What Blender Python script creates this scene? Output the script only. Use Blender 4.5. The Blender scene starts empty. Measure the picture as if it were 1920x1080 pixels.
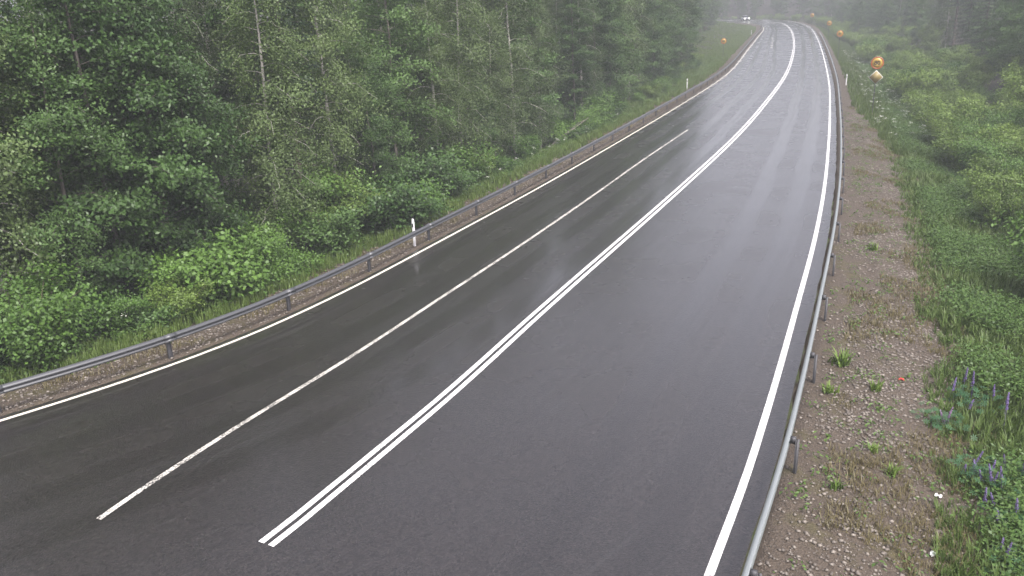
import bpy, math, random
import numpy as np
from mathutils import Vector, Matrix
R = math.radians
random.seed(7); rng = np.random.default_rng(7)
S = bpy.context.scene; C = S.collection

# ------------------------------------------------------------------ camera, sky, sun, exposure
CAM_F, CAM_P, CAM_R, CAM_H = 1530., .331, .040, 8.2
cam = bpy.data.cameras.new('camera'); cam.sensor_width = 36; cam.lens = 36 * CAM_F / 1920
cam.clip_end = 3000
co = bpy.data.objects.new('camera', cam); C.objects.link(co)
cp, sp, cr, sr = math.cos(CAM_P), math.sin(CAM_P), math.cos(CAM_R), math.sin(CAM_R)
fwd = Vector((0, cp, -sp)); up0 = Vector((0, sp, cp)); rt0 = Vector((1, 0, 0))
# image right = a*cr - b*sr with a along +x and b along up0
rt = rt0 * cr - up0 * sr; up = rt0 * sr + up0 * cr
M = Matrix((rt, up, -fwd)).transposed().to_4x4(); M.translation = Vector((0, 0, CAM_H))
co.matrix_world = M
S.camera = co
SUN_EL, SUN_AZ = R(58), R(150)
w = bpy.data.worlds.new('World'); S.world = w; w.use_nodes = True
nt = w.node_tree; bg = nt.nodes['Background']
sky = nt.nodes.new('ShaderNodeTexSky'); sky.sky_type = 'NISHITA'; sky.sun_disc = False
sky.sun_elevation = SUN_EL; sky.sun_rotation = SUN_AZ; sky.air_density = 1; sky.dust_density = 4
hs = nt.nodes.new('ShaderNodeHueSaturation'); hs.inputs['Saturation'].default_value = .34
nt.links.new(sky.outputs[0], hs.inputs['Color']); tint = nt.nodes.new('ShaderNodeMix'); tint.data_type = 'RGBA'; tint.blend_type = 'MULTIPLY'; tint.inputs[0].default_value = 1
tint.inputs[7].default_value = (1.05, .985, 1.03, 1); nt.links.new(hs.outputs[0], tint.inputs[6]); nt.links.new(tint.outputs[2], bg.inputs[0])
bg.inputs[1].default_value = .125
sd = bpy.data.lights.new('sun', 'SUN'); sd.energy = 1.5; sd.angle = R(14); sd.color = (1, .97, .93)
so = bpy.data.objects.new('sun', sd); C.objects.link(so)
dv = Vector((math.sin(SUN_AZ) * math.cos(SUN_EL), math.cos(SUN_AZ) * math.cos(SUN_EL), math.sin(SUN_EL)))
so.rotation_euler = dv.to_track_quat('Z', 'Y').to_euler(); so.location = (0, 0, 60)
S.view_settings.view_transform = 'Standard'; S.view_settings.look = 'None'
S.view_settings.exposure = 1.32; S.view_settings.gamma = 1
cy = S.cycles
cy.max_bounces = 6; cy.diffuse_bounces = 3; cy.glossy_bounces = 2; cy.transmission_bounces = 3
cy.volume_bounces = 1; cy.use_denoising = True

# ------------------------------------------------------------------ helpers
def tag(o, label=None, cat=None, group=None, kind=None):
    for k, v in (('label', label), ('category', cat), ('group', group), ('kind', kind)):
        if v: o[k] = v
    return o
def mesh_np(name, V, F, mat=None, attrs=None, smooth=False, uv=None):
    """V (n,3) array; F list of int arrays (k, arity)"""
    if isinstance(F, np.ndarray): F = [F]
    m = bpy.data.meshes.new(name)
    V = np.asarray(V, np.float32); m.vertices.add(len(V)); m.vertices.foreach_set('co', V.ravel())
    li = np.concatenate([f.ravel() for f in F]).astype(np.int32)
    ar = np.concatenate([np.full(len(f), f.shape[1]) for f in F])
    st = np.concatenate([[0], np.cumsum(ar)[:-1]]).astype(np.int32)
    m.loops.add(len(li)); m.loops.foreach_set('vertex_index', li)
    m.polygons.add(len(ar)); m.polygons.foreach_set('loop_start', st)
    if smooth: m.polygons.foreach_set('use_smooth', np.ones(len(ar), bool))
    m.update(calc_edges=True)
    for k, a in (attrs or {}).items():
        t = m.attributes.new(k, 'FLOAT', 'POINT'); t.data.foreach_set('value', np.asarray(a, np.float32))
    if uv is not None:
        l = m.uv_layers.new(name='UVMap'); l.data.foreach_set('uv', np.asarray(uv, np.float32)[li].ravel())
    if mat: m.materials.append(mat)
    m.validate()
    return m
def link(name, mesh, parent=None, loc=None):
    o = bpy.data.objects.new(name, mesh); C.objects.link(o)
    if parent: o.parent = parent
    if loc is not None: o.location = loc
    return o
def empty(name, loc=(0, 0, 0), rz=0):
    o = bpy.data.objects.new(name, None); C.objects.link(o); o.location = loc; o.rotation_euler = (0, 0, rz)
    o.empty_display_size = .2
    return o
def dup(root):
    r = root.copy(); C.objects.link(r)
    for ch in list(root.children):
        c = ch.copy(); C.objects.link(c); c.parent = r
        for g in list(ch.children):
            d = g.copy(); C.objects.link(d); d.parent = c
    return r
class MB:
    def __init__(s): s.V = []; s.F4 = []; s.F3 = []; s.n = 0
    def add(s, V, Q=None, T=None):
        V = np.asarray(V, float); s.V.append(V)
        if Q is not None and len(Q): s.F4.append(np.asarray(Q) + s.n)
        if T is not None and len(T): s.F3.append(np.asarray(T) + s.n)
        s.n += len(V); return s
    def box(s, c, d, rz=0):
        x, y, z = [q / 2 for q in d]
        V = np.array([[i, j, k] for i in (-x, x) for j in (-y, y) for k in (-z, z)])
        if rz: 
            a, b = math.cos(rz), math.sin(rz); V = np.stack([V[:, 0] * a - V[:, 1] * b, V[:, 0] * b + V[:, 1] * a, V[:, 2]], 1)
        return s.add(V + np.array(c), [[0, 1, 3, 2], [4, 6, 7, 5], [0, 4, 5, 1], [2, 3, 7, 6], [0, 2, 6, 4], [1, 5, 7, 3]])
    def tube(s, P, r, n=6, cap=True):
        P = np.asarray(P, float); r = np.broadcast_to(np.asarray(r, float), (len(P),))
        T = np.gradient(P, axis=0); T /= np.linalg.norm(T, axis=1)[:, None] + 1e-9
        ref = np.array([1., 0, 0]) if abs(T[0, 2]) > .7 else np.array([0, 0, 1.])
        A = np.cross(T, ref); A /= np.linalg.norm(A, axis=1)[:, None] + 1e-9; B = np.cross(T, A)
        th = np.arange(n) * 2 * math.pi / n
        V = P[:, None] + r[:, None, None] * (np.cos(th)[None, :, None] * A[:, None] + np.sin(th)[None, :, None] * B[:, None])
        V = V.reshape(-1, 3); Q = []
        for i in range(len(P) - 1):
            for j in range(n):
                a, b = i * n + j, i * n + (j + 1) % n; Q.append([a, b, b + n, a + n])
        s.add(V, Q)
        if cap: s.add(np.vstack([V[-n:], P[-1:]]), None, [[j, (j + 1) % n, n] for j in range(n)])
        return s
    def disc(s, c, ax, r, r0=0, n=28, t=.004):
        """ring/disc of thickness t facing -y"""
        th = np.arange(n) * 2 * math.pi / n; c = np.array(c, float)
        def ringv(q, y): return np.stack([c[0] + q * np.cos(th), np.full(n, c[1] + y), c[2] + q * np.sin(th)], 1)
        V = np.vstack([ringv(r, -t / 2), ringv(r, t / 2), ringv(max(r0, 1e-4), -t / 2), ringv(max(r0, 1e-4), t / 2)])
        Q = []
        for j in range(n):
            k = (j + 1) % n
            Q += [[j, k, n + k, n + j], [2 * n + k, 2 * n + j, 3 * n + j, 3 * n + k], [k, j, 2 * n + j, 2 * n + k], [n + j, n + k, 3 * n + k, 3 * n + j]]
        return s.add(V, Q)
    def mesh(s, name, mat=None, smooth=False):
        F = []
        if s.F4: F.append(np.vstack(s.F4))
        if s.F3: F.append(np.vstack(s.F3))
        return mesh_np(name, np.vstack(s.V), F, mat, smooth=smooth)
    def build(s, name, mat=None, parent=None, smooth=False): return link(name, s.mesh(name, mat, smooth), parent)

# ------------------------------------------------------------------ materials
def new_mat(name):
    m = bpy.data.materials.new(name); m.use_nodes = True
    return m, m.node_tree, m.node_tree.nodes['Principled BSDF']
def N(nt, t, **kw):
    n = nt.nodes.new('ShaderNode' + t)
    for k, v in kw.items():
        if k in n.inputs: n.inputs[k].default_value = v
        else: setattr(n, k, v)
    return n
def mixc(nt, fac, a, b, mode='MIX'):
    n = nt.nodes.new('ShaderNodeMix'); n.data_type = 'RGBA'; n.blend_type = mode
    for i, v in ((0, fac), (6, a), (7, b)):
        if hasattr(v, 'type') and hasattr(v, 'is_linked'): nt.links.new(v, n.inputs[i])
        else: n.inputs[i].default_value = v if i == 0 else (*v, 1)
    return n.outputs[2]
def mth(nt, op, a, b=0., clamp=False):
    n = nt.nodes.new('ShaderNodeMath'); n.operation = op; n.use_clamp = clamp
    for i, v in ((0, a), (1, b)):
        if hasattr(v, 'is_linked'): nt.links.new(v, n.inputs[i])
        else: n.inputs[i].default_value = v
    return n.outputs[0]
def noise(nt, scale, detail=4, rough=.6, vec=None):
    n = N(nt, 'TexNoise', Scale=scale, Detail=detail, Roughness=rough)
    if vec is not None: nt.links.new(vec, n.inputs['Vector'])
    return n.outputs[0]
def ramp(nt, v, a, b):
    n = N(nt, 'MapRange'); n.interpolation_type = 'SMOOTHSTEP'
    nt.links.new(v, n.inputs[0]); n.inputs[1].default_value = a; n.inputs[2].default_value = b
    return n.outputs[0]
def geo(nt): return nt.nodes.new('ShaderNodeNewGeometry').outputs['Position']
def attr(nt, name): return N(nt, 'Attribute', attribute_name=name).outputs['Fac']
def bump(nt, h, bs, st=.3, dist=.02):
    b = N(nt, 'Bump', Strength=st, Distance=dist); nt.links.new(h, b.inputs['Height']); nt.links.new(b.outputs[0], bs.inputs['Normal'])

def plain(name, col, rough=.5, metal=0., var=.12, scale=6.):
    m, nt, bs = new_mat(name)
    c = mixc(nt, noise(nt, scale), tuple(q * (1 - var) for q in col), tuple(q * (1 + var) for q in col))
    nt.links.new(c, bs.inputs['Base Color']); bs.inputs['Roughness'].default_value = rough; bs.inputs['Metallic'].default_value = metal
    return m
def leaf_mat(name, dark, light, trans=.2, rough=.45, spread=.5):
    m, nt, bs = new_mat(name)
    info = nt.nodes.new('ShaderNodeObjectInfo').outputs['Random']
    t = mth(nt, 'ADD', mth(nt, 'MULTIPLY', attr(nt, 'tone'), .58), mth(nt, 'MULTIPLY', info, .46))
    col = mixc(nt, t, dark, light)
    nt.links.new(col, bs.inputs['Base Color']); bs.inputs['Roughness'].default_value = rough
    bs.inputs['Specular IOR Level'].default_value = .35
    tr = nt.nodes.new('ShaderNodeBsdfTranslucent'); nt.links.new(col, tr.inputs[0])
    mx = nt.nodes.new('ShaderNodeMixShader'); mx.inputs[0].default_value = trans
    nt.links.new(bs.outputs[0], mx.inputs[1]); nt.links.new(tr.outputs[0], mx.inputs[2])
    nt.links.new(mx.outputs[0], nt.nodes['Material Output'].inputs[0])
    return m
LEAF = {
 'birch': leaf_mat('birch_leaf', (.026, .050, .016), (.150, .220, .070)),
 'alder': leaf_mat('alder_leaf', (.014, .040, .010), (.108, .200, .050)),
 'rowan': leaf_mat('rowan_leaf', (.018, .048, .012), (.124, .218, .058)),
 'shrub': leaf_mat('shrub_leaf', (.022, .064, .012), (.160, .285, .055)),
 'willow': leaf_mat('willow_leaf', (.050, .098, .018), (.225, .330, .070)),
 'spruce': leaf_mat('spruce_needle', (.016, .036, .018), (.040, .072, .032), .08, .6),
 'grass': leaf_mat('grass_blade', (.055, .100, .020), (.152, .220, .055)),
 'cover': leaf_mat('ground_cover_leaf', (.042, .098, .020), (.140, .230, .052)),
 'dry': leaf_mat('dry_grass_blade', (.115, .105, .045), (.230, .190, .095)),
 'lupin': leaf_mat('lupin_leaf', (.030, .095, .040), (.075, .170, .070)),
}
def petal(name, a, b):
    m, nt, bs = new_mat(name); nt.links.new(mixc(nt, attr(nt, 'tone'), a, b), bs.inputs['Base Color']); bs.inputs['Roughness'].default_value = .6
    return m
PET_PURPLE = petal('purple_petal', (.10, .065, .20), (.20, .15, .32))
PET_PINK = petal('lilac_petal', (.22, .13, .26), (.33, .22, .36))
PET_WHITE = petal('white_petal', (.62, .64, .55), (.82, .82, .76))
def bark(name, a, b, sx, sz, th=(.45, .62)):
    m, nt, bs = new_mat(name)
    mp = N(nt, 'Mapping'); nt.links.new(N(nt, 'TexCoord').outputs['Object'], mp.inputs[0]); mp.inputs['Scale'].default_value = (sx, sx, sz)
    n = noise(nt, 1., 5, .65, mp.outputs[0])
    nt.links.new(mixc(nt, ramp(nt, n, *th), a, b), bs.inputs['Base Color']); bs.inputs['Roughness'].default_value = .75
    bump(nt, n, bs, .5, .02); return m
BARK = {'birch': bark('birch_bark', (.42, .40, .36), (.06, .05, .045), 3, 9, (.52, .66)),
        'alder': bark('alder_bark', (.13, .115, .10), (.05, .042, .036), 9, 3),
        'rowan': bark('rowan_bark', (.20, .18, .15), (.08, .07, .06), 9, 3),
        'spruce': bark('spruce_bark', (.13, .10, .085), (.05, .04, .035), 12, 4),
        'shrub': bark('shrub_bark', (.14, .11, .08), (.06, .05, .04), 20, 6)}
STEEL = plain('galvanised_steel', (.105, .11, .115), .42, .35, .18, 3)
STEEL_SKYLIT = plain('sky_lit_galvanised_steel', (.33, .36, .36), .4, .3, .2, 3)  # lighter copy of the steel: sky reflection on the right rail put into base colour
STEEL_D = plain('weathered_steel_post', (.085, .085, .09), .55, .4, .2, 5)
WHITE_PL = plain('white_plastic', (.78, .78, .78), .35, 0, .05)
BLACK_PL = plain('black_plastic', (.03, .03, .03), .4)
SIGN_Y = plain('yellow_sign_face', (.50, .33, .06), .35, 0, .04)
SIGN_R = plain('red_sign_rim', (.48, .12, .03), .35, 0, .04)
SIGN_W = plain('white_sign_rim', (.60, .60, .54), .35, 0, .04)
SIGN_BK = plain('sign_back_metal', (.34, .35, .36), .5, .5)

# ------------------------------------------------------------------ plan of the road (metres), measured on the ground plane
def zr(y):
    t = np.maximum(np.asarray(y, float) - 95, 0)
    return np.where(t < 170, .00008 * t * t, .00008 * 170 * 170 + .0272 * (t - 170))
def smooth_line(pts, step=1.):
    P = np.array(pts, float); out = []
    E = np.vstack([2 * P[0] - P[1], P, 2 * P[-1] - P[-2]])
    for i in range(1, len(E) - 2):
        p0, p1, p2, p3 = E[i - 1:i + 3]; t = np.linspace(0, 1, 24, endpoint=False)[:, None]
        d01, d12, d23 = [max(np.linalg.norm(b - a), 1e-6) ** .5 for a, b in ((p0, p1), (p1, p2), (p2, p3))]
        m1 = (p2 - p1) + d12 * ((p1 - p0) / d01 - (p2 - p0) / (d01 + d12))
        m2 = (p2 - p1) + d12 * ((p3 - p2) / d23 - (p3 - p1) / (d12 + d23))
        out.append((2 * t**3 - 3 * t**2 + 1) * p1 + (t**3 - 2 * t**2 + t) * m1 + (-2 * t**3 + 3 * t**2) * p2 + (t**3 - t**2) * m2)
    Q = np.vstack(out + [P[-1:]])
    s = np.r_[0, np.cumsum(np.linalg.norm(np.diff(Q, axis=0), axis=1))]
    n = int(s[-1] / step) + 1; t = np.linspace(0, s[-1], n)
    Q = np.stack([np.interp(t, s, Q[:, k]) for k in (0, 1)], 1)
    # smoothing that widens with distance from the camera
    o = Q.copy()
    for i in range(1, n - 1):
        h = max(1, min(int((1.2 + Q[i, 1] * .06) / step), i, n - 1 - i)); o[i] = Q[i - h:i + h + 1].mean(0)
    return o
def normals(P):
    T = np.gradient(P, axis=0); T /= np.linalg.norm(T, axis=1)[:, None]
    return np.stack([T[:, 1], -T[:, 0]], 1)            # to the right of travel
def arc(P): return np.r_[0, np.cumsum(np.linalg.norm(np.diff(P, axis=0), axis=1))]
def offset(P, o): return P + normals(P) * (np.asarray(o)[:, None] if np.ndim(o) else o)
def at_arc(P, t):
    s = arc(P); return np.stack([np.interp(t, s, P[:, k]) for k in (0, 1)], -1)
LEFT = smooth_line([(-34, -2), (-27, 4), (-19.5, 9.9), (-14.6, 13.6), (-11.4, 16.2), (-9.5, 18.0), (-8.6, 18.95), (-7.45, 20.35), (-5.3, 24.0), (-3.1, 28.6), (1.1, 37.6), (5.2, 46.9), (14.9, 69.6),
                    (25.5, 95.8), (40.4, 139.3), (53, 176), (64, 208), (68.5, 226), (69, 238), (64, 249), (52, 257), (36, 262), (18, 264)])
DBL = smooth_line([(-22, -12), (-13, -1), (-7.5, 6.8), (-4.1, 11.5), (-3.3, 13.2), (-2.6, 14.5), (-1.3, 17.1), (-.2, 19.6), (1.7, 23.7), (7.6, 36.3), (14.8, 52.2), (22.3, 70.2), (31.3, 92.9),
                   (43.6, 126.8), (54.1, 157.4), (65.9, 194.0), (74.3, 224), (76.6, 240), (73.5, 252), (65, 260), (52, 266), (36, 270), (18, 272)])
RIGHT = smooth_line([(-12, -20), (-6, -8), (-1.6, 1.2), (2.8, 10.2), (4.05, 12.7), (5.8, 16.5), (8.2, 21.9), (10.5, 27.1), (13.9, 35.2), (19.3, 48.8), (25.2, 64.1), (31.4, 80.5),
                     (47.0, 124.0), (63.4, 171.7), (74.8, 207.5), (79.5, 228), (81, 242), (78, 257), (69, 266), (54, 272), (36, 276), (18, 278)])
LANE = [(-7.4, 12.3), (-6.3, 14.9), (-4.3, 18.65), (-2.5, 22.5), (.1, 28.0), (4.2, 37.1), (7.2, 44.0), (12.2, 55.0)]
AL, AR = offset(LEFT, -.24), offset(RIGHT, .42)        # asphalt edges
def near_line(P, X):
    """signed distance of points X to polyline P (positive on its right) and nearest arc position"""
    A, B = P[:-1], P[1:]; AB = B - A; L2 = (AB ** 2).sum(1); s = arc(P)
    out = np.empty(len(X)); sa = np.empty(len(X))
    for k in range(0, len(X), 4000):
        x = X[k:k + 4000]; d = x[:, None] - A[None]
        t = np.clip((d * AB).sum(2) / L2, 0, 1); q = d - t[..., None] * AB; D = (q ** 2).sum(2); i = D.argmin(1); r = np.arange(len(x))
        sg = AB[i, 0] * d[r, i, 1] - AB[i, 1] * d[r, i, 0]
        out[k:k + 4000] = np.sqrt(D[r, i]) * np.where(sg < 0, 1, -1); sa[k:k + 4000] = s[i] + t[r, i] * np.sqrt(L2[i])
    return out, sa
def wob(x, y, f, p=0): return np.sin(x * f + 1.3 * p + 2.1 * np.sin(y * f * .7 + p)) * .5 + np.sin(y * f * 1.3 + p * 2.2 + 1.7 * np.sin(x * f * .6)) * .5
def height(X, sheet=False):
    """ground height at plan points; dL, dR = metres outside the left / right asphalt edge"""
    X = np.asarray(X, float); dL = -near_line(AL, X)[0]; dR = near_line(AR, X)[0]; y = X[:, 1]; z0 = zr(y)
    far = np.clip((y - 55) / 45, 0, 1)
    near_p = np.interp(dL, [0, .5, 2.0, 3.2, 6.5, 9, 20, 60], [-.03, -.05, -.14, -.40, -.95, -1.1, -.6, 2])
    far_p = np.interp(dL, [0, .5, 2.0, 3.2, 6.0, 12, 20, 60], [-.03, -.05, -.14, -.25, .25, 1.5, 2.2, 6])
    hl = near_p * (1 - far) + far_p * far
    hr = np.interp(dR, [0, .5, 1.5, 3.4, 6.0, 9, 16, 30, 70], [-.03, -.04, -.14, -.75, -1.35, -1.2, .3, 2.8, 7])
    rough = wob(X[:, 0], y, .9) * .10 + wob(X[:, 0], y, .35, 2) * .18
    h = np.where(dL > 0, hl + rough * np.clip((dL - 1.8) / 3, 0, 1), np.where(dR > 0, hr + rough * np.clip((dR - 1.5) / 4, 0, 1), -.35))
    if not sheet:
        tuck = np.where(dL > 0, np.clip(1 - (dL - 1.2) / .9, 0, 1), np.where(dR > 0, np.clip(1 - (dR - 2.6) / 1.0, 0, 1), 0))
        h = h - .16 * tuck
    return z0 + h, dL, dR
def gz(x, y): return float(height(np.array([[x, y]]), True)[0][0])

# ------------------------------------------------------------------ ground sheet, road, verges
def graded(a, b, lo, hi, fine, grow=1.18):
    m = list(np.arange(a, b, fine)); st = fine; v = m[-1]
    while v < hi: st *= grow; v += st; m.append(v)
    st = fine; v = m[0]
    while v > lo: st *= grow; v -= st; m.insert(0, v)
    return np.array(m)
def ground_material():
    m, nt, bs = new_mat('verge_ground')
    p = geo(nt); n1 = noise(nt, .8, 6, .65, p); n2 = noise(nt, 9, 5, .7, p); n3 = noise(nt, 45, 3, .7, p)
    soil = mixc(nt, n2, (.030, .026, .018), (.075, .062, .042))
    moss = mixc(nt, n2, (.035, .060, .016), (.090, .115, .034))
    c = mixc(nt, ramp(nt, n1, .38, .6), soil, moss)
    # lush verge within some metres of the road, leaf litter further in under the trees
    dl, dr = attr(nt, 'dL'), attr(nt, 'dR')
    wood = mth(nt, 'MAXIMUM', ramp(nt, mth(nt, 'ADD', dl, mth(nt, 'MULTIPLY', n1, 2.)), 5.5, 7.5), ramp(nt, mth(nt, 'ADD', dr, mth(nt, 'MULTIPLY', n1, 2.)), 12, 15))
    litter = mixc(nt, n3, (.014, .013, .009), (.050, .042, .028))
    c = mixc(nt, wood, c, litter)
    nt.links.new(c, bs.inputs['Base Color']); bs.inputs['Roughness'].default_value = .85
    bump(nt, n2, bs, .6, .08); return m
gx, gy = graded(-26, 92, -420, 520, .8), graded(2, 262, -260, 700, .8)
GX, GY = np.meshgrid(gx, gy); X = np.stack([GX.ravel(), GY.ravel()], 1)
Z, dl, dr = height(X)
nx, ny = len(gx), len(gy); ii = (np.arange(ny - 1)[:, None] * nx + np.arange(nx - 1)[None]).ravel()
g = link('ground', mesh_np('ground', np.c_[X, Z], np.stack([ii, ii + 1, ii + nx + 1, ii + nx], 1), ground_material(), {'dL': dl, 'dR': dr}, True))
tag(g, kind='structure')

def strip(name, A, B, na, z, mat, n=None, zfun=None):
    """sheet between two plan lines"""
    n = n or max(len(A), len(B)); t = np.linspace(0, 1, n)
    a, b = at_arc(A, t * arc(A)[-1]), at_arc(B, t * arc(B)[-1]); k = np.linspace(0, 1, na)
    P = a[:, None] + (b - a)[:, None] * k[None, :, None]; Y = P.reshape(-1, 2)
    zz = zfun(Y) if zfun else zr(Y[:, 1])
    ii = (np.arange(n - 1)[:, None] * na + np.arange(na - 1)[None]).ravel()
    wid = np.linalg.norm(b - a, axis=1)[:, None] * k[None]; s = np.broadcast_to(arc(a)[:, None], wid.shape)
    return tag(link(name, mesh_np(name, np.c_[Y, zz + z], np.stack([ii, ii + 1, ii + na + 1, ii + na], 1), mat, smooth=True, uv=np.stack([wid.ravel(), s.ravel()], 1))), kind='structure')
def asphalt_material():
    m, nt, bs = new_mat('wet_asphalt')
    p = geo(nt); uv = N(nt, 'TexCoord').outputs['UV']
    mp = N(nt, 'Mapping'); nt.links.new(uv, mp.inputs[0]); mp.inputs['Scale'].default_value = (2.2, .035, 1)
    streak = noise(nt, 1.6, 5, .6, mp.outputs[0])
    mp2 = N(nt, 'Mapping'); nt.links.new(uv, mp2.inputs[0]); mp2.inputs['Scale'].default_value = (14., .12, 1)
    fine = noise(nt, 1., 4, .6, mp2.outputs[0])
    vo = N(nt, 'TexVoronoi', Scale=30.); nt.links.new(p, vo.inputs['Vector'])
    big = noise(nt, .35, 4, .55, p); grit = noise(nt, 60, 3, .7, p)
    c = mixc(nt, vo.outputs['Color'], (.0035, .0028, .0026), (.041, .034, .032))
    c = mixc(nt, ramp(nt, grit, .62, .76), c, (.115, .107, .102))
    c = mixc(nt, mth(nt, 'MULTIPLY', ramp(nt, fine, .52, .72), .35), c, (.05, .048, .047))
    c = mixc(nt, ramp(nt, big, .35, .7), mixc(nt, .25, c, (.02, .019, .019)), c)
    # wheel tracks: polished and darker, at set distances from the two edges; a paving joint beside the double line
    sep = nt.nodes.new('ShaderNodeSeparateXYZ'); nt.links.new(uv, sep.inputs[0])
    wv = mth(nt, 'MULTIPLY', mth(nt, 'SUBTRACT', noise(nt, .12, 2, .5, p), .5), .7)
    def band(src, at, half):
        d = mth(nt, 'ABSOLUTE', mth(nt, 'SUBTRACT', mth(nt, 'ADD', src, wv), at)); return mth(nt, 'SUBTRACT', 1., ramp(nt, d, half * .35, half), True)
    ul, ur = sep.outputs[0], attr(nt, 'from_right')
    tr = band(ul, 1.15, .5)
    for q, at in ((ul, 2.65), (ul, 4.5), (ul, 6.0), (ur, 1.45), (ur, 3.05)): tr = mth(nt, 'MAXIMUM', tr, band(q, at, .5))
    tr = mth(nt, 'MULTIPLY', tr, mth(nt, 'ADD', .45, mth(nt, 'MULTIPLY', streak, .7)))
    c = mixc(nt, mth(nt, 'MULTIPLY', tr, .42), c, mixc(nt, .5, c, (.004, .0036, .0034)))
    sc_ = ramp(nt, mth(nt, 'MULTIPLY', fine, ramp(nt, ul, 4.2, .4)), .50, .60)
    c = mixc(nt, mth(nt, 'MULTIPLY', sc_, .3), c, (.10, .094, .088))
    nt.links.new(c, bs.inputs['Base Color'])
    cr_ = mth(nt, 'ADD', .13, mth(nt, 'MULTIPLY', mth(nt, 'SUBTRACT', 1., tr), mth(nt, 'ADD', .06, mth(nt, 'MULTIPLY', big, .16))))
    nt.links.new(cr_, bs.inputs['Coat Roughness']); nt.links.new(mth(nt, 'ADD', .75, mth(nt, 'MULTIPLY', streak, .5), True), bs.inputs['Coat Weight'])
    ro = mth(nt, 'ADD', mth(nt, 'MULTIPLY', streak, .14), mth(nt, 'ADD', mth(nt, 'MULTIPLY', big, .10), .20))
    nt.links.new(ro, bs.inputs['Roughness']); bs.inputs['Specular IOR Level'].default_value = .42
    bs.inputs['Coat Weight'].default_value = .55; bs.inputs['Coat Roughness'].default_value = .22; bs.inputs['Coat IOR'].default_value = 1.54
    bump(nt, mth(nt, 'ADD', vo.outputs['Distance'], grit), bs, .5, .014); return m
def paint_material(name, col, wear):
    m, nt, bs = new_mat(name); p = geo(nt)
    n = noise(nt, 26, 5, .75, p); b = noise(nt, 1.3, 3, .6, p)
    f = ramp(nt, mth(nt, 'ADD', n, mth(nt, 'MULTIPLY', b, .4)), wear - .05, wear + .09)
    nt.links.new(mixc(nt, f, col, (.06, .058, .055)), bs.inputs['Base Color']); bs.inputs['Roughness'].default_value = .45
    bump(nt, n, bs, .3, .01); return m
ASPHALT = asphalt_material()
jag = np.array([.03 * wob(np.array(a), np.array(b), 3.1) + .03 * wob(np.array(a), np.array(b), 9) for a, b in AR]).ravel()
road = strip('road', AL, offset(RIGHT, .42 + jag), 15, 0, ASPHALT)
rv = np.empty(len(road.data.vertices) * 3); road.data.vertices.foreach_get('co', rv); rv = rv.reshape(-1, 3)
ta = road.data.attributes.new('from_right', 'FLOAT', 'POINT'); ta.data.foreach_set('value', np.abs(near_line(AR, rv[:, :2])[0]).astype(np.float32))
P_WHITE = paint_material('white_road_paint', (.78, .78, .76), .80)
P_WARM = paint_material('ivory_road_paint', (.80, .76, .64), .86)
P_WORN = paint_material('worn_road_paint', (.66, .64, .57), .70)
def paint(name, P, o, wd, mat, a=None, b=None):
    s = arc(P); a = s[0] if a is None else a; b = s[-1] if b is None else b
    q = at_arc(P, np.linspace(a, b, max(2, int((b - a) / .8) + 2)))
    return strip(name, offset(q, o - wd / 2), offset(q, o + wd / 2), 3, .005, mat, n=len(q))
def arc_at(P, x, y): return float(near_line(P, np.array([[x, y]], float))[1][0])
paint('left_edge_line', LEFT, 0, .11, P_WARM); paint('right_edge_line', RIGHT, 0, .14, P_WHITE)
d0 = arc_at(DBL, -4.15, 11.35)
for o in (-.108, .108): paint('centre_line', DBL, o, .125, P_WHITE, d0)
LN = smooth_line(LANE); paint('lane_line', LN, 0, .12, P_WORN)
for (x0, y0, x1, y1) in ((45.0, 141.5, 47.6, 149.6), (48.6, 152.8, 51.4, 161.0), (52.4, 164.5, 54.6, 172)):
    paint('lane_line', np.array([(x0, y0), ((x0 + x1) / 2, (y0 + y1) / 2), (x1, y1)]), 0, .12, P_WORN)
def gravel_material():
    m, nt, bs = new_mat('road_gravel'); p = geo(nt)
    vo = N(nt, 'TexVoronoi', Scale=26.); nt.links.new(p, vo.inputs['Vector'])
    v2 = N(nt, 'TexVoronoi', Scale=70.); nt.links.new(p, v2.inputs['Vector'])
    n = noise(nt, 1.1, 5, .65, p); n2 = noise(nt, 14, 4, .7, p)
    c = mixc(nt, vo.outputs['Color'], (.042, .031, .020), (.108, .082, .056))
    c = mixc(nt, mth(nt, 'MULTIPLY', v2.outputs['Color'], .5), c, (.08, .064, .052))
    c = mixc(nt, mth(nt, 'MULTIPLY', ramp(nt, n2, .6, .72), .55), c, (.20, .185, .165))
    c = mixc(nt, mth(nt, 'MULTIPLY', ramp(nt, n, .5, .68), .6), c, mixc(nt, n2, (.042, .052, .016), (.105, .080, .030)))
    nt.links.new(c, bs.inputs['Base Color']); bs.inputs['Roughness'].default_value = .7
    bump(nt, mth(nt, 'ADD', vo.outputs['Distance'], n2), bs, .7, .03); return m
GRAVEL = gravel_material()
hz = lambda Y: height(Y, True)[0]
strip('gravel_verge', offset(AL, .05), offset(AL, -2.3), 10, .0, GRAVEL, zfun=lambda Y: np.where(True, hz(Y), 0))
strip('gravel_verge', offset(AR, -.06), offset(AR, 4.0), 18, .0, GRAVEL, zfun=lambda Y: hz(Y) * 1.0)

# ------------------------------------------------------------------ haze
def haze():
    m = bpy.data.materials.new('rain_haze'); m.use_nodes = True; nt = m.node_tree; nt.nodes.clear()
    out = nt.nodes.new('ShaderNodeOutputMaterial'); v = nt.nodes.new('ShaderNodeVolumePrincipled')
    v.inputs['Color'].default_value = (.50, .525, .55, 1); v.inputs['Density'].default_value = HAZE_D
    nt.links.new(v.outputs[0], out.inputs['Volume'])
    b = MB().box((50, 220, 11), (980, 990, 30)).build('haze', m); return tag(b, kind='stuff')
HAZE_D = .0025
haze()

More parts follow.
